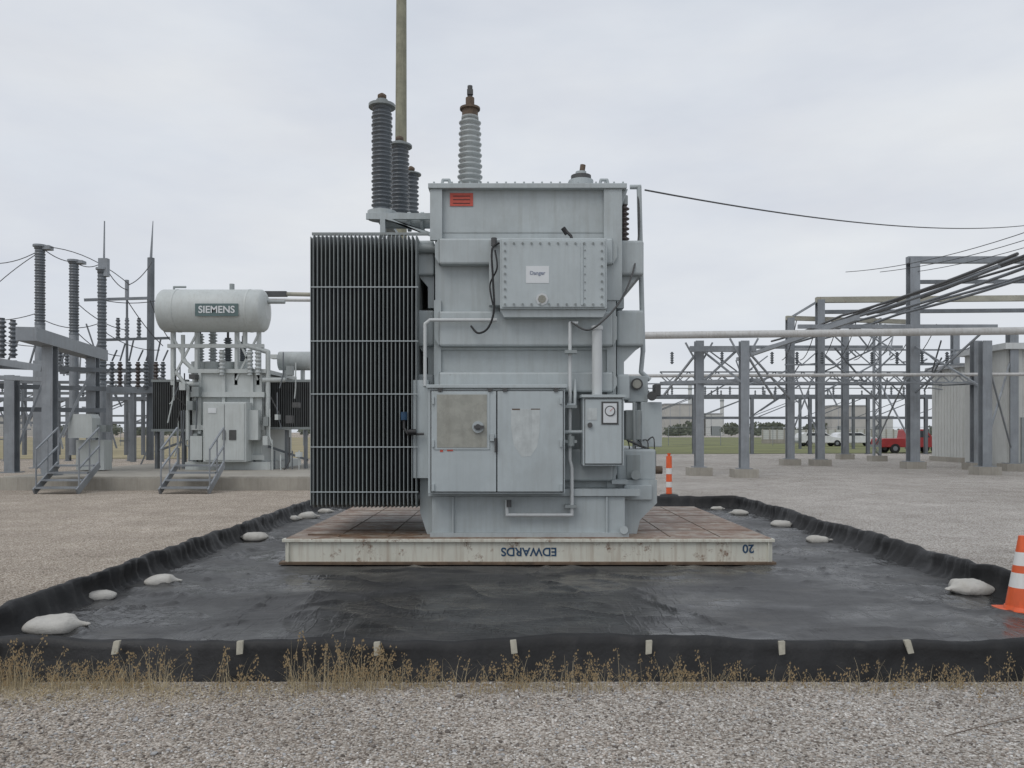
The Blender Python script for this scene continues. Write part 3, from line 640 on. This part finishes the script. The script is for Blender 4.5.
Bd.box('plinth',CONC,bx0-.1,bx1,41.9,45.1,0,.25); Bd.done()
Bd=Obj('metal_shed'); a=XX(1006,33); 
Bd.box('walls',CREAM,a,a+8,33,36,0,5.0)
for i in range(26): Bd.box('siding_rib',CREAM,a+.1+i*.3,a+.15+i*.3,32.97,33.001,.1,4.95)
Bd.box('roof',WHP,a-.2,a+8.2,32.7,36.3,5.0,5.25); Bd.box('door',GRD,a+.6,a+1.6,32.93,32.99,.05,2.2); Bd.done()

# ---------------------------------------------------------------- left: pad and transformer
Pd=Obj('concrete_pad'); Pd.box('slab',CONC,-14.0,-4.4,22.0,31,0,.38); Pd.box('slab_curb',CONC,-14.1,-4.3,21.9,22.05,0,.34); Pd.done({'slab':.02})
L2=Obj('power_transformer'); d=26
p=lambda a,b,dd=d:P(a,b,dd)
L2.lathe('conservator',GRW,p(160,311),p(268,311),[(0,.25),(.012,.5),(.03,.64),(.05,.69),(.95,.69),(.97,.64),(.988,.5),(1,.25)],28)
L2.cyl('conservator_band',GRW,p(178,311),p(180,311),.70,n=28); L2.cyl('conservator_band',GRW,p(250,311),p(252,311),.70,n=28); L2.cyl('conservator_nozzle',GRM,p(232,290),p(232,284),.08); L2.cyl('conservator_nozzle',GRM,p(268,302),p(285,302),.06)
L2.tube('conservator_nozzle',GRM,[p(174,291),p(174,287),p(186,287)],.035)
L2.pbox('sign_plate',SIGN,195,303.5,238,316,25.28,25.31); L2.text('sign_text',WHL,'SIEMENS',.31,P(216.5,309.8,25.27))
for px in (172,196,236,258): L2.pbox('conservator_leg',GRW,px-1.5,330,px+1.5,385,26.0,26.2)
L2.beam('frame',GRW,p(168,346),p(264,346),.12,.12); 
for a,b in ((172,196),(236,258)): L2.beam('frame',GRW,p(a,335),p(b,380),.06,.06); L2.beam('frame',GRW,p(b,335),p(a,380),.06,.06)
L2.pbox('tank',GRW,192,372,262,466,26,29.5); L2.pbox('tank_lid',GRW,188,369,266,373,25.9,29.6)
for py in (392,425,455): L2.pbox('tank_rib',GRW,190,py,264,py+5,25.85,26.01)
for px in (198,222,250): L2.pbox('tank_rib',GRW,px,373,px+3,465,25.9,26.01)
L2.pbox('tank_base',GRW,185,462,270,474,25.8,29.6)
L2.pbox('control_cabinet',GRW,203,402,246,462,25.3,25.9); L2.pbox('cabinet_door',GRW,205,404,224,460,25.27,25.31); L2.pbox('cabinet_door',GRW,225,404,244,460,25.27,25.31)
L2.pbox('cabinet_window',DKM,229,430,236,440,25.25,25.28); L2.pbox('cabinet_label',WHL,208,408,216,413,25.25,25.28); L2.pbox('cabinet_handle',DKM,222.5,430,224.5,440,25.2,25.28)
L2.pbox('side_cabinet',GRW,247,410,258,440,25.5,25.8); L2.pbox('side_cabinet',GRW,190,436,202,460,25.5,25.8)
for px,pt in ((200,338),(213,336),(228,342),(243,346)):
    L2.cyl('turret',GRW,P(px,372,27),P(px,362,27),.28,n=16); L2.ins('bushing_porcelain',PORD if px>220 else PORC,P(px,362,27),P(px,pt-4,27),.09,.15,9,14); L2.cyl('bushing_cap',DKM,P(px,pt-4,27),P(px,pt-10,27),.04)
L2.tube('oil_pipe',GRW,[p(183,335),p(183,360),p(196,372),p(196,400)],.07); L2.tube('oil_pipe',GRW,[p(176,372,25.8),p(188,388,25.8),p(188,440,25.8)],.06)
L2.tube('oil_pipe',GRW,[p(245,332),p(245,345),p(268,352),p(268,440)],.08); L2.tube('oil_pipe',GRW,[p(262,380,25.9),p(285,380,26.2)],.08); L2.tube('oil_pipe',GRW,[p(180,384,25.9),p(200,384,25.9)],.08)
def rad(a,b,c,e,dd):
    fins(L2,'radiator_fins',GRDK,XX(a,dd),XX(c,dd),dd,dd+2.6,ZZ(e,dd),ZZ(b,dd),int((c-a)*dd/F/.06),.02)
    L2.box('radiator_fan_box',GRDK,XX(a,dd),XX(c,dd),dd+.3,dd+2.2,ZZ(e,dd)+.1,ZZ(b,dd)-.1)
    L2.pbox('radiator_frame',GRD,a-1,b-1.5,c+1,b+1,dd-.02,dd+.1); L2.pbox('radiator_frame',GRD,a-1,e-1,c+1,e+1.5,dd-.02,dd+.1)
rad(152,381,187,430,26.5); rad(262,381,310,428,26.5)
for px in (156,183,266,286,305): L2.pbox('radiator_leg',GALD,px-1.3,430,px+1.3,474,26.6,26.8)
L2.beam('frame',GALD,p(155,452,26.7),p(187,440,26.7),.07,.07); L2.beam('frame',GALD,p(264,445,26.7),p(308,460,26.7),.07,.07)
L2.lathe('small_conservator',GRW,P(278,361,28),P(312,361,28),[(0,.1),(.05,.33),(.95,.33),(1,.1)],20); 
for px in (284,302): L2.pbox('small_leg',GRW,px-1.5,370,px+1.5,382,27.9,28.1)
L2.cyl('tie_bus',BUSR,P(285,294,27),P(420,297,27),.07,n=12); L2.cyl('tie_bus',BUSW,P(262,300,27),P(420,301,27),.05,n=12); L2.pbox('tie_bus_box',DKM,262,291,286,296,26.9,27.1)
for px in (222,250,258): L2.ins('post_insulator',PORC,P(px,350,25.8),P(px,375,25.8),.07,.11,6,12)
random.seed(5)
for k in range(34):
    px=random.choice([random.uniform(170,200),random.uniform(248,300)]); py=random.uniform(345,455); dd=random.uniform(25.6,26.4)
    L2.tube('small_conduit',random.choice((GRW,GALD,DKM)),[P(px,py,dd),P(px,py+random.uniform(10,35),dd),P(px+random.uniform(-10,10),py+36,dd)],.022,6)
for k in range(14):
    px=random.choice([random.uniform(172,196),random.uniform(250,296)]); py=random.uniform(350,460)
    L2.pbox('junction_box',random.choice((GRW,GRD,DKM)),px,py,px+random.uniform(3,7),py+random.uniform(4,10),25.6,25.9)
L2.done({'control_cabinet':.02,'tank':.02})
def stairs(x,y,w_,top,steps,dirx=0,name='access_stairs'):
    o=Obj(name); run=.28
    for i in range(steps):
        z=top*(i+1)/steps; o.box('tread',GAL,x-w_/2,x+w_/2,y+i*run,y+i*run+.27,z-.045,z)
    for s_ in (-1,1):
        xx=x+s_*(w_/2+.03); o.beam('stringer',GAL,(xx,y,.05),(xx,y+steps*run,top),.04,.18)
        for yy,zz in ((y+.1,.15),(y+steps*run*.55,top*.6),(y+steps*run,top)): o.cyl('rail_post',GAL,(xx,yy,zz),(xx,yy,zz+1.0),.022,n=8)
        for h in (.5,1.0): o.beam('hand_rail',GAL,(xx,y+.1,.15+h),(xx,y+steps*run,top+h),.04,.04)
    o.done()
stairs(XX(190,21),20.6,1.2,.72,4); stairs(XX(64,21),20.6,1.05,.72,4)
S2=Obj('switchgear_steel_structure')
S2.beam('platform_beam',GAL,(XX(26,21),21,4.18),(XX(100,27),27,4.18),.5,.36); S2.beam('platform_beam',GAL,(XX(-40,24),24,3.9),(XX(44,24),24,3.5),.3,.2)
for a,b in ((50,22.5),(93,26),(40,27),(12,24),(-14,24)): hcol(S2,XX(a,b),b,.38 if a>10 else .3,4.0 if a>20 else 3.3,.3,GAL,False)
for zz in (3.0,2.3,3.6): S2.beam('cross_beam',GALD,(XX(-30,24),24,zz),(XX(106,26),26,zz),.12,.14)
S2.beam('cross_beam',GAL,(XX(-30,23),23,3.2),(XX(50,23),23,3.1),.3,.12)
for a,b in ((12,50),(50,93)): S2.beam('brace',GAL,(XX(a,24),24.2,1),(XX(b,25),24.8,3.4),.06,.06)
S2.pbox('switch_cabinet',GRW,68,418,92,438,24.5,25.0); S2.pbox('switch_cabinet',GRW,76,440,104,470,25,25.5); S2.pbox('switch_cabinet',GRD,92,425,106,432,24.8,25.1)
S2.poly('switch_cabinet',GRW,[(68,418),(72,414),(90,414),(92,418)],24.5,25)
def post(px,pt,pm,pb,d,mat,r,k):
    S2.cyl('post',GAL,P(px,pb,d),P(px,pm,d),r*1.0,n=10); S2.ins('bus_support_porcelain',mat,P(px,pm,d),P(px,pt,d),r*.9,r*1.1,k,14); S2.cyl('post_cap',GAL,P(px,pt,d),P(px,pt-2,d),r*1.4,n=12)
post(40,247,325,455,29,PORD,.17,26); post(74,262,335,455,29,PORD,.16,24); post(102,270,385,460,29,PORD,.15,32); 
S2.pbox('post_cap',GAL,34,245,49,249,28.9,29.2); S2.pbox('post_cap',GAL,68,260,82,263,28.9,29.2); S2.pbox('post_cap',GAL,98,258,107,276,28.9,29.1)
S2.cyl('mast',GAL,P(104,260,29),P(104.5,221,29),.035,.02); S2.cyl('mast',GALD,P(150,460,31),P(151,258,31),.14,.13,12); S2.cyl('mast',GAL,P(151,258,31),P(153,221,31),.05,.015)
S2.cyl('mast',GALD,P(127,392,33),P(127,280,33),.06,.04); S2.cyl('mast',GAL,P(127,280,33),P(127,298,33),.08)
S2.beam('bus_beam',GAL,P(84,300,30),P(152,298,31),.1,.1); S2.beam('bus_beam',GAL,P(98,390,30),P(172,390,31),.2,.25); S2.beam('bus_beam',GALD,P(100,340,32),P(170,338,33),.1,.1); S2.beam('bus_beam',GALD,P(60,372,32),P(160,370,33),.12,.16)
for i,px in enumerate((112,120,129,138,146,156,163)):
    S2.ins('post_insulator',PORB if i%2 else PORD,P(px,389,30.5),P(px,362,30.5),.06,.11,7,12); S2.cyl('switch_arm',GALD,P(px,361,30.5),P(px+5,350-(i%3)*6,30.5),.03)
for px in (108,132,160): S2.pbox('switch_leg',GAL,px-2,392,px+2,462,30.4,30.6)
for px in (60,67,88): S2.ins('post_insulator',PORD,P(px,372,32),P(px,350,32),.06,.11,6,12)
for px,pt in ((2,318),(13,320),(-8,322)): S2.ins('post_insulator',PORD,P(px,358,25),P(px,pt,25),.07,.13,8,12)
for px in (118,127,139): S2.ins('post_insulator',PORD,P(px,340,34),P(px,318,34),.06,.10,6,12)
for a in [(40,246,75,262,4),(75,262,103,262,5),(103,262,128,290,6),(128,285,152,262,4),(-30,260,40,250,8),(-20,300,40,252,-3),(-30,318,40,312,5),(40,318,102,322,8),(102,300,175,296,5),(74,300,127,330,6),(48,247,130,285,-8),(150,300,170,340,4),(102,330,160,350,6),(-30,330,60,345,7),(75,330,120,356,6),(127,300,163,346,3)]:
    S2.sag('jumper',WIRE,P(a[0],a[1],29),P(a[2],a[3],30),a[4]*29/F,.016,10)
for k in range(40):
    px=random.uniform(0,165);py=random.uniform(345,450);d=random.uniform(28,36)
    S2.beam('brace',random.choice((GAL,GALD)),P(px,py,d),P(px+random.uniform(-16,16),py+random.choice((0,-25,25)),d),.05,.05)
for k in range(10):
    px=6+k*17; S2.pbox('frame_leg',GALD,px-1,380+random.uniform(-12,12),px+1.2,455,35,35.2)
S2.beam('bus_beam',GALD,P(-20,400,35),P(180,398,35),.12,.15); S2.beam('bus_beam',GALD,P(-20,382,35),P(180,382,35),.1,.1)
S2.done()
def farbus(x0,x1,y,step,h,seed):
    random.seed(seed); o=Obj('distant_bus_structure'); x=x0
    while x<x1:
        hcol(o,x,y,0,h,.22,GALD,False); 
        for k in range(3): o.ins('post_insulator',PORD,(x+.8+k*.9,y,h),(x+.8+k*.9,y,h+.7),.05,.10,5,8)
        o.beam('brace',GALD,(x,y,h*.6),(x+step,y,h),.06,.06)
        x+=step
    o.beam('beam',GALD,(x0,y,h),(x1,y,h),.2,.22); o.beam('beam',GALD,(x0,y,h*.62),(x1,y,h*.62),.12,.14); o.cyl('bus_tube',GAL,(x0,y,h+.9),(x1,y,h+.9),.05,n=8)
    o.done()
farbus(-38,-8,44,3.4,3.4,3); farbus(-50,-10,62,4.4,4.6,4); farbus(9,44,58,4.2,4.2,5); farbus(12,60,75,5,4.8,6)

# ---------------------------------------------------------------- distance
def building(x0,x1,y,dep,h,mat,n):
    o=Obj('industrial_building'); o.box('walls',mat,x0,x1,y,y+dep,0,h); o.box('roof',ROOF,x0-.3,x1+.3,y-.3,y+dep+.3,h,h+.4)
    for i in range(int((x1-x0)/n)): o.box('panel_seam',ROOF,x0+n*(i+.5),x0+n*(i+.5)+.3,y-.05,y+.01,.5,h-.3)
    o.box('door',GRD,x0+2,x0+6,y-.05,y+.01,0,4); o.done()
building(XX(665,330),XX(702,330),330,12,13,TAN,4); building(XX(706,330),XX(722,330),330,14,9,CREAM,4); building(XX(832,320),XX(868,320),320,12,12,TAN,5); building(XX(868,340),XX(893,340),340,12,8,CREAM,5)
building(XX(-60,330),XX(40,330),330,14,8,TAN,6)
for px,h in ((722,17),(690,22)):
    o=Obj('process_stack'); o.cyl('shell',CREAM,(XX(px,350),350,0),(XX(px,350),350,h),.9,.8,12); o.cyl('band',GRD,(XX(px,350),350,h-2),(XX(px,350),350,h-1.4),.95,n=12); o.done()
wl=Obj('perimeter_wall'); wl.box('panels',CREAM,XX(762,110),XX(905,110),110,110.2,.6,1.9); wl.box('plinth',CONC,XX(762,110),XX(905,110),109.95,110.25,0,.6)
for i in range(20): wl.box('post',CONC,XX(762,110)+i,XX(762,110)+i+.12,109.9,110.0,0,2.0)
wl.done()
fe=Obj('chain_link_fence')
for i in range(60):
    x=-60+i*3.0; fe.cyl('post',GAL,(x,92,0),(x,92,2.2),.035,n=6)
fe.cyl('rail',GAL,(-60,92,2.15),(117,92,2.15),.025,n=6)
for k in range(8): fe.cyl('mesh_wire',GAL,(-60,92,.2+k*.25),(117,92,.2+k*.25),.008,n=4)
fe.done()
def vehicle(name,x,y,paint,pick=True,L_=5.2):
    o=Obj(name); Wd=1.9
    if pick: prof=[(0,.45),(0,1.05),(.15,1.12),(2.0,1.12),(2.1,1.75),(2.35,1.82),(3.3,1.8),(3.85,1.2),(4.9,1.05),(5.2,.9),(5.2,.45)]
    else: prof=[(0,.4),(0,.95),(.2,1.4),(.6,1.55),(2.8,1.55),(3.6,1.1),(4.7,.95),(5.0,.75),(5.0,.4)]
    n=len(prof); v=[(x+a,y,b) for a,b in prof]+[(x+a,y+Wd,b) for a,b in prof]
    o.add('body',paint,v,[tuple(range(n)),tuple(range(2*n-1,n-1,-1))]+[(i,i+n,(i+1)%n+n,(i+1)%n) for i in range(n)])
    o.add('window',GLASS,[(x+(2.25 if pick else .7),y-.012,1.2),(x+(3.6 if pick else 3.3),y-.012,1.2),(x+(3.2 if pick else 2.75),y-.012,1.68 if pick else 1.48),(x+(2.35 if pick else .8),y-.012,1.68 if pick else 1.48)],[(0,1,2,3)])
    for xx in (1.0,4.1):
        for yy in (y-.02,y+Wd-.2): o.cyl('wheel',BLK,(x+xx,yy,.36),(x+xx,yy+.22,.36),.36,n=18); o.cyl('hub',GAL,(x+xx,yy-.01,.36),(x+xx,yy+.01,.36),.18,n=12)
    o.box('bumper',GRD,x-.08,x+.02,y+.05,y+Wd-.05,.45,.65); o.box('bumper',GRD,x+(5.18 if pick else 4.98),x+(5.28 if pick else 5.08),y+.05,y+Wd-.05,.4,.62); o.done({'body':.05})
vehicle('pickup_truck',XX(882,60),60,REDC,True); vehicle('parked_car',XX(838,88),88.5,WHC,False); vehicle('parked_van',XX(800,88),88,WHC,False)
def trees():
    v=[];f=[];mi=[]
    for k in range(130):
        cx=random.uniform(-260,260); cy=random.uniform(300,360); h=random.uniform(2.0,5.5); r=random.uniform(3,6)
        v0=len(v); v.extend([(cx-.25,cy,0),(cx+.25,cy,0),(cx+.1,cy,h*.7),(cx-.1,cy,h*.7)]); f.append((v0,v0+1,v0+2,v0+3)); mi.append(2)
        for i in range(150):
            a=random.uniform(0,6.28); q=random.random()**.5; e=random.uniform(-1,1)
            x=cx+r*q*math.cos(a)*math.sqrt(1-e*e*.8); y=cy+r*q*math.sin(a)*.6; z=h*.6+e*h*.42+random.uniform(-.4,.4); s_=random.uniform(.35,.9)
            o=len(v); v.extend([(x-s_,y,z-s_*.5),(x+s_,y+random.uniform(-.5,.5),z-s_*.3),(x+random.uniform(-.4,.4),y,z+s_*.8)]); f.append((o,o+1,o+2)); mi.append(random.choice((0,0,1)))
    single('tree_line',v,f,[M('foliage_far',(.12,.135,.10),.9,var=.3,scale=.3),M('foliage_far_dark',(.095,.11,.085),.9,var=.3,scale=.3),WOOD],False,mi)
trees()

# ---------------------------------------------------------------- camera
cam=bpy.data.cameras.new('camera'); co=bpy.data.objects.new('camera',cam); scene.collection.objects.link(co)
co.location=(0,0,H); co.rotation_euler=(math.radians(90),0,0); cam.sensor_width=36; cam.lens=F/1024*36; cam.shift_y=(HY-384)/1024; cam.clip_end=5000
scene.camera=co
scene.view_settings.view_transform='Standard'; scene.view_settings.look='None'; scene.view_settings.exposure=0
